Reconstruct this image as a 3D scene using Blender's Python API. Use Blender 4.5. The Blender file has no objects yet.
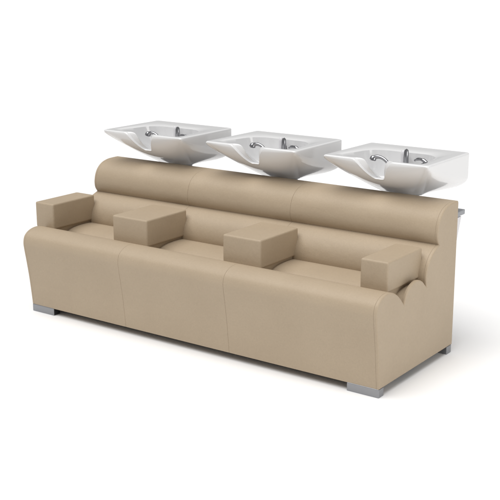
import bpy, bmesh, math
from mathutils import Vector, Matrix
from mathutils.geometry import tessellate_polygon
C = bpy.context.scene.collection

# ------------------------------------------------------------------ camera
yaw, pitch, roll, fpx = 0.6231, -0.2568, -0.0019, 1075.29
DZ = -0.015                                   # the fit had the floor 15 mm too low
cam = bpy.data.cameras.new('camera'); co = bpy.data.objects.new('camera', cam); C.objects.link(co)
fwd = Vector((-math.sin(yaw)*math.cos(pitch), math.cos(yaw)*math.cos(pitch), math.sin(pitch)))
rt = fwd.cross(Vector((0, 0, 1))).normalized(); up = rt.cross(fwd)
Rr = math.cos(roll)*rt + math.sin(roll)*up; Uu = -math.sin(roll)*rt + math.cos(roll)*up
M = Matrix((Rr, Uu, -fwd)).transposed().to_4x4(); M.translation = Vector((3.8393, -3.491, 1.6553+DZ))
co.matrix_world = M
cam.sensor_width = 36; cam.lens = fpx/500*36; cam.clip_end = 2000; cam.clip_start = .05
bpy.context.scene.camera = co

# ------------------------------------------------------------------ light
w = bpy.data.worlds.new('World'); bpy.context.scene.world = w; w.use_nodes = True
bg = w.node_tree.nodes['Background']; bg.inputs[0].default_value = (1, 1, 1, 1); bg.inputs[1].default_value = .33
def sun(name, energy, angle, az, el, col=(1, 1, 1)):
    l = bpy.data.lights.new(name, 'SUN'); l.energy = energy; l.angle = math.radians(angle); l.color = col
    o = bpy.data.objects.new(name, l); C.objects.link(o)
    a, e = math.radians(az), math.radians(el)  # direction the light comes FROM, azimuth from +X towards +Y
    d = Vector((math.cos(a)*math.cos(e), math.sin(a)*math.cos(e), math.sin(e)))
    o.rotation_euler = (-d).to_track_quat('-Z', 'Y').to_euler(); o.location = d*8
sun('studio_key', 2.85, 60, -112, 72, (1, .99, .975))
al = bpy.data.lights.new('studio_softbox', 'AREA'); al.shape = 'DISK'; al.size = 1.3; al.energy = 19; al.color = (1, .985, .95)
ao = bpy.data.objects.new('studio_softbox', al); C.objects.link(ao); ao.location = (4.5, .1, 1.15)
ao.rotation_euler = (Vector((1.7, .35, .5))-ao.location).to_track_quat('-Z', 'Y').to_euler()
vs = bpy.context.scene.view_settings
vs.view_transform = 'Standard'; vs.look = 'None'; vs.exposure = .06; vs.gamma = 1

# ------------------------------------------------------------------ materials
def mat(name, col, rough, metal=0., coat=0., spec=.5):
    m = bpy.data.materials.new(name); m.use_nodes = True
    b = m.node_tree.nodes['Principled BSDF']
    b.inputs['Base Color'].default_value = (*col, 1); b.inputs['Roughness'].default_value = rough
    b.inputs['Metallic'].default_value = metal; b.inputs['Coat Weight'].default_value = coat
    b.inputs['Specular IOR Level'].default_value = spec
    return m, m.node_tree, b
def noise(nt, scale, detail, vec, rough=.5):
    n = nt.nodes.new('ShaderNodeTexNoise'); n.inputs['Scale'].default_value = scale
    n.inputs['Detail'].default_value = detail; n.inputs['Roughness'].default_value = rough
    nt.links.new(vec, n.inputs['Vector']); return n
def leather():
    m, nt, b = mat('beige_leatherette', (.43, .34, .24), .5, spec=.42)
    tc = nt.nodes.new('ShaderNodeTexCoord'); v = tc.outputs['Object']
    big = noise(nt, 5, 3, v); fine = noise(nt, 420, 2, v); mid = noise(nt, 22, 3, v)
    cr = nt.nodes.new('ShaderNodeMix'); cr.data_type = 'RGBA'
    cr.inputs[6].default_value = (.384, .302, .211, 1); cr.inputs[7].default_value = (.430, .343, .243, 1)
    nt.links.new(big.outputs['Fac'], cr.inputs[0]); # fine mottling of the cover material itself
    mo = noise(nt, 150, 4, v, .7); mm = nt.nodes.new('ShaderNodeMapRange'); mm.inputs['From Min'].default_value = .3; mm.inputs['From Max'].default_value = .7
    mm.inputs['To Min'].default_value = .955; mm.inputs['To Max'].default_value = 1.04; nt.links.new(mo.outputs['Fac'], mm.inputs['Value'])
    vm = nt.nodes.new('ShaderNodeVectorMath'); vm.operation = 'SCALE'
    nt.links.new(cr.outputs[2], vm.inputs[0]); nt.links.new(mm.outputs[0], vm.inputs['Scale'])
    nt.links.new(vm.outputs[0], b.inputs['Base Color'])
    vor = nt.nodes.new('ShaderNodeTexVoronoi'); vor.inputs['Scale'].default_value = 330
    nt.links.new(v, vor.inputs['Vector'])
    b1 = nt.nodes.new('ShaderNodeBump'); b1.inputs['Strength'].default_value = .2; b1.inputs['Distance'].default_value = .001
    nt.links.new(vor.outputs['Distance'], b1.inputs['Height'])
    b2 = nt.nodes.new('ShaderNodeBump'); b2.inputs['Strength'].default_value = .4; b2.inputs['Distance'].default_value = .004
    nt.links.new(mid.outputs['Fac'], b2.inputs['Height']); nt.links.new(b1.outputs[0], b2.inputs['Normal'])
    nt.links.new(b2.outputs[0], b.inputs['Normal'])
    mr = nt.nodes.new('ShaderNodeMapRange'); mr.inputs['To Min'].default_value = .46; mr.inputs['To Max'].default_value = .60
    nt.links.new(fine.outputs['Fac'], mr.inputs['Value']); nt.links.new(mr.outputs[0], b.inputs['Roughness'])
    return m
LEA = leather()
CER, nt, b = mat('white_glazed_ceramic', (.745, .745, .75), .12, coat=.3)
tc = nt.nodes.new('ShaderNodeTexCoord'); n = noise(nt, 9, 2, tc.outputs['Object'])
bp = nt.nodes.new('ShaderNodeBump'); bp.inputs['Strength'].default_value = .06; bp.inputs['Distance'].default_value = .01
nt.links.new(n.outputs['Fac'], bp.inputs['Height']); nt.links.new(bp.outputs[0], b.inputs['Normal'])
def metal(name, col, rough):
    m, nt, b = mat(name, col, rough, metal=1.)
    tc = nt.nodes.new('ShaderNodeTexCoord'); n = noise(nt, 60, 3, tc.outputs['Object'])
    mr = nt.nodes.new('ShaderNodeMapRange'); mr.inputs['To Min'].default_value = rough*.8; mr.inputs['To Max'].default_value = rough*1.3
    nt.links.new(n.outputs['Fac'], mr.inputs['Value']); nt.links.new(mr.outputs[0], b.inputs['Roughness'])
    return m
CHR = metal('dark_chrome', (.33, .33, .345), .18)
ALU = metal('brushed_aluminium', (.30, .305, .32), .34)
GRY, _, _ = mat('grey_painted_steel', (.30, .31, .33), .45)
BLK, _, _ = mat('black_plastic', (.02, .02, .022), .4)
WPL, _, _ = mat('white_lacquer', (.70, .69, .71), .3)
FLO, nt, b = mat('white_studio_floor', (.86, .86, .86), .8, spec=.1)
tc = nt.nodes.new('ShaderNodeTexCoord'); n = noise(nt, 1.5, 3, tc.outputs['Object'])
cr = nt.nodes.new('ShaderNodeMix'); cr.data_type = 'RGBA'
cr.inputs[6].default_value = (.90, .90, .905, 1); cr.inputs[7].default_value = (.91, .91, .91, 1)
nt.links.new(n.outputs['Fac'], cr.inputs[0]); nt.links.new(cr.outputs[2], b.inputs['Base Color'])

# ------------------------------------------------------------------ helpers
def obj(name, bm, m, parent=None, angle=35, wn=False):
    bmesh.ops.recalc_face_normals(bm, faces=bm.faces)
    me = bpy.data.meshes.new(name); bm.to_mesh(me); bm.free(); me.materials.append(m)
    me.shade_smooth(); me.set_sharp_from_angle(angle=math.radians(angle))
    o = bpy.data.objects.new(name, me); C.objects.link(o); o.parent = parent
    if wn:
        wm = o.modifiers.new('weighted', 'WEIGHTED_NORMAL'); wm.keep_sharp = True; wm.weight = 80
    return o
def thing(name, label, cat, loc=(0, 0, 0), group=None):
    o = bpy.data.objects.new(name, None); C.objects.link(o); o.location = loc
    o.empty_display_size = .1
    o['label'] = label; o['category'] = cat
    if group: o['group'] = group
    return o
def spline(pts, k=6):                          # Catmull-Rom through open list
    P = [Vector(p) for p in pts]; P = [2*P[0]-P[1]] + P + [2*P[-1]-P[-2]]; out = []
    for i in range(1, len(P)-2):
        for j in range(k):
            t = j/k; a, b_, c, d = P[i-1:i+3]
            out.append(.5*((2*b_)+(c-a)*t+(2*a-5*b_+4*c-d)*t*t+(3*b_-a-3*c+d)*t**3))
    out.append(P[-2]); return [tuple(v) for v in out]
def inset(poly, d):
    n = len(poly); res = []; area = sum(poly[i][0]*poly[(i+1) % n][1]-poly[(i+1) % n][0]*poly[i][1] for i in range(n))
    s = 1 if area > 0 else -1
    for i in range(n):
        p0, p, p1 = Vector(poly[i-1]), Vector(poly[i]), Vector(poly[(i+1) % n])
        a = (p-p0).normalized(); b_ = (p1-p).normalized()
        na = Vector((-a.y, a.x))*s; nb = Vector((-b_.y, b_.x))*s
        m = na+nb
        if m.length < 1e-4: m = na
        m.normalize(); k = max(.45, m.dot(na)); res.append(tuple(p+m*(d/k)))
    return res
def extrude(poly, x0, x1, bev, bev1=None):
    """closed (y,z) outline swept along x, its two ends rounded over by bev"""
    bm = bmesh.new(); n = len(poly); rings = []
    steps = [(0, 1.), (.3, .45), (.65, .13), (1, 0.), (1.25, 0.), (1.6, 0.)]   # the last rings hold the shading of the long faces
    bev1 = bev if bev1 is None else bev1
    seq = [(x0+bev*a, bev*b_) for a, b_ in steps] + [(x1-bev1*a, bev1*b_) for a, b_ in reversed(steps)]
    for x, d in seq: rings.append([bm.verts.new((x, y, z+DZ)) for y, z in (inset(poly, d) if d else poly)])
    for r0, r1 in zip(rings, rings[1:]):
        for i in range(n): bm.faces.new((r0[i], r0[(i+1) % n], r1[(i+1) % n], r1[i]))
    for r in (rings[0], rings[-1]):             # flat ends, on vertices of their own
        V = [bm.verts.new(v.co) for v in r]
        for t in tessellate_polygon([[v.co for v in V]]):
            a, b_, c = (V[i] for i in t)
            if (b_.co-a.co).cross(c.co-a.co).length > 1e-10: bm.faces.new((a, b_, c))
    for f in bm.faces: f.normal_update()
    return bm
def rbox(x0, x1, y0, y1, z0, z1, r=.01, seg=3, dz=DZ, puff=0.):
    bm = bmesh.new(); bmesh.ops.create_cube(bm, size=1)
    for v in bm.verts: v.co = ((x0+x1)/2+v.co.x*(x1-x0), (y0+y1)/2+v.co.y*(y1-y0), (z0+z1)/2+v.co.z*(z1-z0)+dz)
    if r: bmesh.ops.bevel(bm, geom=bm.edges[:], offset=r, segments=seg, profile=.6, affect='EDGES')
    return bm
def tube(bm, pts, rad, n=12):
    P = [Vector(p) for p in pts]; rings = []
    for i, p in enumerate(P):
        t = (P[min(i+1, len(P)-1)]-P[max(i-1, 0)]).normalized()
        a = t.cross(Vector((0, 0, 1)) if abs(t.z) < .95 else Vector((0, 1, 0))).normalized(); b_ = t.cross(a)
        r = rad[i] if isinstance(rad, (list, tuple)) else rad
        rings.append([bm.verts.new(p+r*(math.cos(6.28318*k/n)*a+math.sin(6.28318*k/n)*b_)) for k in range(n)])
    for r0, r1 in zip(rings, rings[1:]):
        for i in range(n): bm.faces.new((r0[i], r0[(i+1) % n], r1[(i+1) % n], r1[i]))
    bm.faces.new(rings[0]); bm.faces.new(rings[-1])

# ------------------------------------------------------------------ setting
bm = bmesh.new()
q = [bm.verts.new(p) for p in ((-300, -300, 0), (300, -300, 0), (300, 300, 0), (-300, 300, 0))]
bm.faces.new(q); o = obj('floor', bm, FLO); o['kind'] = 'structure'

# ------------------------------------------------------------------ bench
LX, RX = 0., 1.95; S1, S2 = .619, 1.2144; BY = .662
front = spline([(.006, .05), (-.001, .12), (-.010, .2), (-.022, .28), (-.031, .335), (-.034, .37), (-.024, .403), (.006, .425), (.048, .434), (.09, .428), (.13, .41), (.165, .383), (.194, .352)])
seatc = spline([(.194, .352), (.207, .382), (.231, .408), (.266, .424), (.308, .427), (.348, .413), (.386, .382)])
seatf = spline([(.194, .350), (.202, .370), (.220, .386), (.255, .396), (.30, .400), (.350, .400), (.386, .397)])   # the seat itself lies a little lower than the side's hump
lumb = spline([(.386, .382), (.381, .42), (.392, .462), (.416, .497), (.45, .521), (.490, .537)])
back = spline([(.490, .537), (.476, .56), (.4725, .59), (.481, .628), (.500, .659), (.532, .682), (.575, .694), (.62, .6965), (.652, .6965)])
bench = thing('backwash_bench', 'long beige leatherette three-seat salon bench standing under the three white wash basins', 'bench')
g = .0002
segs = [(LX+.0136, S1), (S1, S2), (S2, RX-.0136)]
for x0, x1 in segs:
    a, b_ = x0+g, x1-g
    obj('front_panel', extrude(front+[(.194, .05)], a, b_, .0011 if x0 > .1 else .0007, .0011 if x1 < 1.9 else .0007), LEA, bench)
    obj('seat', extrude(seatf+[(.386, .2), (.194, .2)], a, b_, .0011 if x0 > .1 else .0007, .0011 if x1 < 1.9 else .0007), LEA, bench)
    obj('lumbar_cushion', extrude(lumb+[(BY-.003, .537), (BY-.003, .052), (.386, .052)], a, b_, .0011 if x0 > .1 else .0007, .0011 if x1 < 1.9 else .0007), LEA, bench)
    obj('backrest', extrude(back+[(BY-.001, .688), (BY-.001, .537)], a, b_, .0011 if x0 > .1 else .0007, .0011 if x1 < 1.9 else .0007), LEA, bench)
out = front + seatc[1:] + lumb[1:] + back[1:] + [(BY-.003, .6945), (BY, .688), (BY, .05)]
obj('side_panel', extrude(out, LX, LX+.0135, .005, .0007), LEA, bench)
obj('side_panel', extrude(out, RX-.0135, RX, .0007, .005), LEA, bench)
def puffed(x0, x1):
    bm = rbox(x0, x1, .118, .409, .4115, .5375, .009, 3)
    # very slight crown of the padding
    return bm
for x0, x1, lab in [(-.063, .0615, None), (.453, .6645, None), (1.0995, 1.3015, None), (1.787, 1.912, None)]:
    arm = obj('armrest', puffed(x0, x1), LEA, bench, 60, True)
    s0 = max(x0+.012, .003)                     # padded support the arm rests on, down in the seat well
    obj('support', rbox(s0, min(x1-.012, 1.93), .150, .392, .340, .4125, .006), LEA, arm, 60, True)
def foot(x0, x1, y0, y1):
    return obj('foot', rbox(x0, x1, y0, y1, .0, .036, .003, 2, 0), ALU, bench, 60, True)
f = foot(.004, .150, .004, .045); obj('end_cap', rbox(.150, .1515, .006, .043, .003, .0335, .0005, 1, 0), BLK, f); foot(1.803, 1.949, .004, .045)
foot(.004, .150, .612, .655); foot(1.803, 1.949, .612, .655)
obj('base_board', rbox(.03, 1.92, .05, .62, .030, .0345, .001, 1, 0), BLK, bench)

# ------------------------------------------------------------------ basins
HW, DP, HH = .256, .424, .185
NF, NS, NC = 56, 20, 8
def ring(hf, hb, y0, y1, r):
    """rounded trapezoid, counter-clockwise from the front left; same vertex order for every size"""
    cs = [(-hf, y0), (hf, y0), (hb, y1), (-hb, y1)]; pts = []
    def corner(k):
        c = Vector(cs[k]); a = (Vector(cs[k-1])-c).normalized(); b_ = (Vector(cs[(k+1) % 4])-c).normalized()
        p0, p1 = c+a*r, c+b_*r; res = []
        for i in range(NC+1):
            t = i/NC; res.append((1-t)**2*p0+2*t*(1-t)*(c*.8+(p0+p1)*.1)+t*t*p1)
        return res
    K = [corner(k) for k in range(4)]
    for k, n in zip(range(4), (NF, NS, NF, NS)):
        pts += K[k]
        a, b_ = K[k][-1], K[(k+1) % 4][0]
        for i in range(1, n): pts.append(a.lerp(b_, i/n))
    return pts
def sst(t): t = max(0., min(1., t)); return t*t*(3-2*t)
def basin_mesh():
    bm = bmesh.new(); rings = []
    T = ring(HW, HW-.004, 0, DP, .013); B = ring(.105, .095, .235, .39, .04)
    N = len(T)
    def frontness(i): return 1-sst(T[i].y/.05)
    def notch(i):
        return fan(i, 0.)
    def fan(i, f):                              # the neck channel widens as it runs into the bowl
        x = T[i].x+.006; u = abs(x); a, b_ = (.106, .094) if x < 0 else (.094, .066)
        return .088*frontness(i)*sst((a+.09*f-u)/(b_+.12*f))
    def outer(i, z):                            # z >= 0 downwards from the rim plane
        y = max(0, T[i].y)/DP; fr = frontness(i)
        sk = .0045+.10*y**.6
        if z <= sk: f = 0.
        else:
            p = 1.12+fr*.85*(1-(T[i].x/HW)**2)+1.7*y**1.2
            f = ((z-sk)/(HH-sk))**p
        c = T[i].lerp(B[i], f); return Vector((c.x, c.y, -z))
    NZ = 18
    for k in range(NZ, -1, -1):                 # underside up to the rim
        t = k/NZ
        rr = []
        for i in range(N):
            z0 = notch(i)+.007; rr.append(outer(i, z0+(HH-z0)*t))
        rings.append(rr)
    # rounded outer lip
    def inn(dist, dz, drop=1.):
        I = ring(HW-dist, HW-.004-dist, dist, DP-dist, .013-dist*.4)
        rr = []
        for i in range(N):
            o_ = outer(i, notch(i)+.0001); base = outer(i, 0)
            s = Vector((o_.x-base.x, o_.y-base.y, 0)); p = Vector((I[i].x, I[i].y, 0))+s
            p.z = -notch(i)*drop-dz; rr.append(p)
        return rr
    rings.append(inn(.0012, .0035)); rings.append(inn(.004, .0010)); rings.append(inn(.009, 0)); rings.append(inn(.015, .0002))
    # inner opening edge and bowl
    O = ring(.216, .165, .030, .295, .075); F = ring(.10, .10, .185, .285, .045)
    prev = rings[-1]
    def blend(i, f, z, s=1.):
        c = O[i].lerp(F[i], f); n = notch(i)
        sh = outer(i, n+.0001)-outer(i, 0)
        k = max(0., min(1., 1-f))**1.4
        zz = min(.124, z*(1+1.1*min(1, max(0, O[i].y-.03)/.22)) if f > .01 else z)
        return Vector((c.x+sh.x*k, c.y+sh.y*k, -min(.124, zz+fan(i, max(0, f))*max(0, 1-f)**1.2)))
    edge = [blend(i, 0., .0065) for i in range(N)]
    for g_, z in ((.3, .0), (.55, .0004), (.75, .0016), (.9, .0038)):   # the flat rim rolls over into the bowl
        rings.append([Vector((*prev[i].lerp(edge[i], g_).xy, prev[i].z*(1-g_)+(edge[i].z+.0065)*g_-z)) for i in range(N)])
    for f, z in [(0., .0065), (.04, .012), (.09, .0215), (.15, .031), (.22, .041), (.34, .054), (.5, .073), (.72, .098), (.88, .114), (1., .124)]:
        rings.append([blend(i, f, z) for i in range(N)])
    cx = Vector((0, .235, -.130))
    rings.append([rings[-1][i].lerp(cx, .6)+Vector((0, 0, 0)) for i in range(N)])
    V = [[bm.verts.new(p) for p in r] for r in rings]
    for r0, r1 in zip(V, V[1:]):
        for i in range(N): bm.faces.new((r0[i], r0[(i+1) % N], r1[(i+1) % N], r1[i]))
    c = bm.verts.new(cx)
    for i in range(N): bm.faces.new((V[-1][i], V[-1][(i+1) % N], c))
    bm.faces.new(V[0])
    return bm
def make_basin(loc, label):
    t = thing('wash_basin', label, 'wash basin', loc, 'white backwash basins above the bench')
    obj('bowl', basin_mesh(), CER, t, 50)
    bm = bmesh.new(); tube(bm, [(0, .235, -.134), (0, .235, -.127), (0, .235, -.1255)], [.024, .024, .02], 24); obj('drain', bm, CHR, t)
    # hand shower lying on the left inside the bowl
    bm = bmesh.new()
    pts = spline([(-.052, .080, -.004), (-.030, .081, .001), (-.006, .080, -.004), (.016, .078, -.018), (.034, .076, -.040)], 5)
    m = len(pts); tube(bm, pts, [.0100+(.0074-.0100)*min(1, j/(m*.4)) for j in range(m)], 14)
    hs = obj('hand_shower', bm, CHR, t, 60)
    bm = bmesh.new(); tube(bm, [(-.050, .080, .003), (-.052, .079, -.003), (-.055, .077, -.013), (-.0555, .0765, -.016)], [.009, .0135, .0150, .0125], 20); obj('spray_head', bm, CHR, hs)
    bm = bmesh.new(); tube(bm, spline([(.034, .076, -.040), (.05, .08, -.07), (.06, .12, -.105), (.05, .2, -.11), (.02, .255, -.07), (0, .275, -.03)], 6), .0055, 10); obj('hose', bm, BLK, hs)
    # mixer
    bm = bmesh.new(); tube(bm, [(.032, .236, -.09), (.032, .236, -.02), (.032, .237, .006), (.032, .239, .016), (.032, .240, .019)], [.013, .012, .0105, .008, .004], 18)
    mx = obj('mixer_post', bm, CHR, t, 60)
    bm = bmesh.new(); tube(bm, [(.0, .272, -.06), (.0, .27, -.01), (.0, .268, .004), (.0, .268, .006)], [.012, .0115, .009, .004], 16); obj('hose_outlet', bm, WPL, t, 60)
    bm = bmesh.new(); tube(bm, [(.150, .185, -.10), (.150, .185, -.035), (.150, .185, -.028), (.150, .185, -.024)], [.019, .019, .017, .010], 20)
    vb = obj('valve', bm, CHR, t, 50)
    bm = bmesh.new(); tube(bm, spline([(.158, .183, -.022), (.140, .185, -.012), (.115, .19, -.011), (.095, .196, -.020)], 4), [.0085]*5+[.0065]*5+[.0045]*3, 12)
    obj('lever', bm, CHR, vb, 60)
    # stand behind the bench
    bm = bmesh.new(); tube(bm, [(0, .31, -.268), (0, .31, -.20), (0, .31, -.182)], [.06, .06, .085], 24); obj('neck', bm, GRY, t)
    obj('mounting_plate', rbox(-.15, .230, .275, .45, -.289, -.266, .004, 2, 0), GRY, t, 60, True)
    bm = bmesh.new()
    zt, zb = -.290, -(loc[2]) + .002
    V = [[bm.verts.new(p) for p in r] for r in ([(-.14, .26, zt), (.222, .28, zt), (.222, .44, zt), (-.14, .44, zt)],
         [(-.09, .27, zb), (.165, .27, zb), (.165, .38, zb), (-.09, .38, zb)])]
    for i in range(4): bm.faces.new((V[0][i], V[0][(i+1) % 4], V[1][(i+1) % 4], V[1][i]))
    bm.faces.new(V[0]); bm.faces.new(V[1])
    bmesh.ops.bevel(bm, geom=bm.edges[:], offset=.008, segments=3, affect='EDGES')
    obj('pedestal', bm, WPL, t, 60, True)
    return t
bx = 1.6201; zt = .859+DZ; BY0 = .503
root = make_basin((bx, BY0, zt), 'rightmost white ceramic wash basin, its whole right side in view')
def dup(root, loc, label, nudge):
    def cp(o, par):
        c = o.copy(); C.objects.link(c); c.parent = par
        for ch in list(o.children): cp(ch, c)
        return c
    r = cp(root, None); r.location = loc; r['label'] = label
    for ch in r.children:                       # fittings sit a little differently in each bowl
        k = ch.name.split('.')[0]
        if k in nudge: ch.location = nudge[k]
    return r
root['group'] = 'white backwash basins above the bench'
for ch in root.children:
    if ch.name == 'hand_shower': ch.location.x = .008
dup(root, (bx-.6588, BY0, zt), 'middle white ceramic wash basin, with a neighbouring basin on either side',
    {'hand_shower': (.022, .0, -.004), 'mixer_post': (.006, 0, -.008), 'valve': (.0, 0, -.007)})
dup(root, (bx-1.3176, BY0, zt), 'leftmost white ceramic wash basin, over the left end of the beige backrest',
    {'hand_shower': (.034, .0, -.006), 'mixer_post': (.010, 0, -.009), 'valve': (-.006, 0, -.012)})
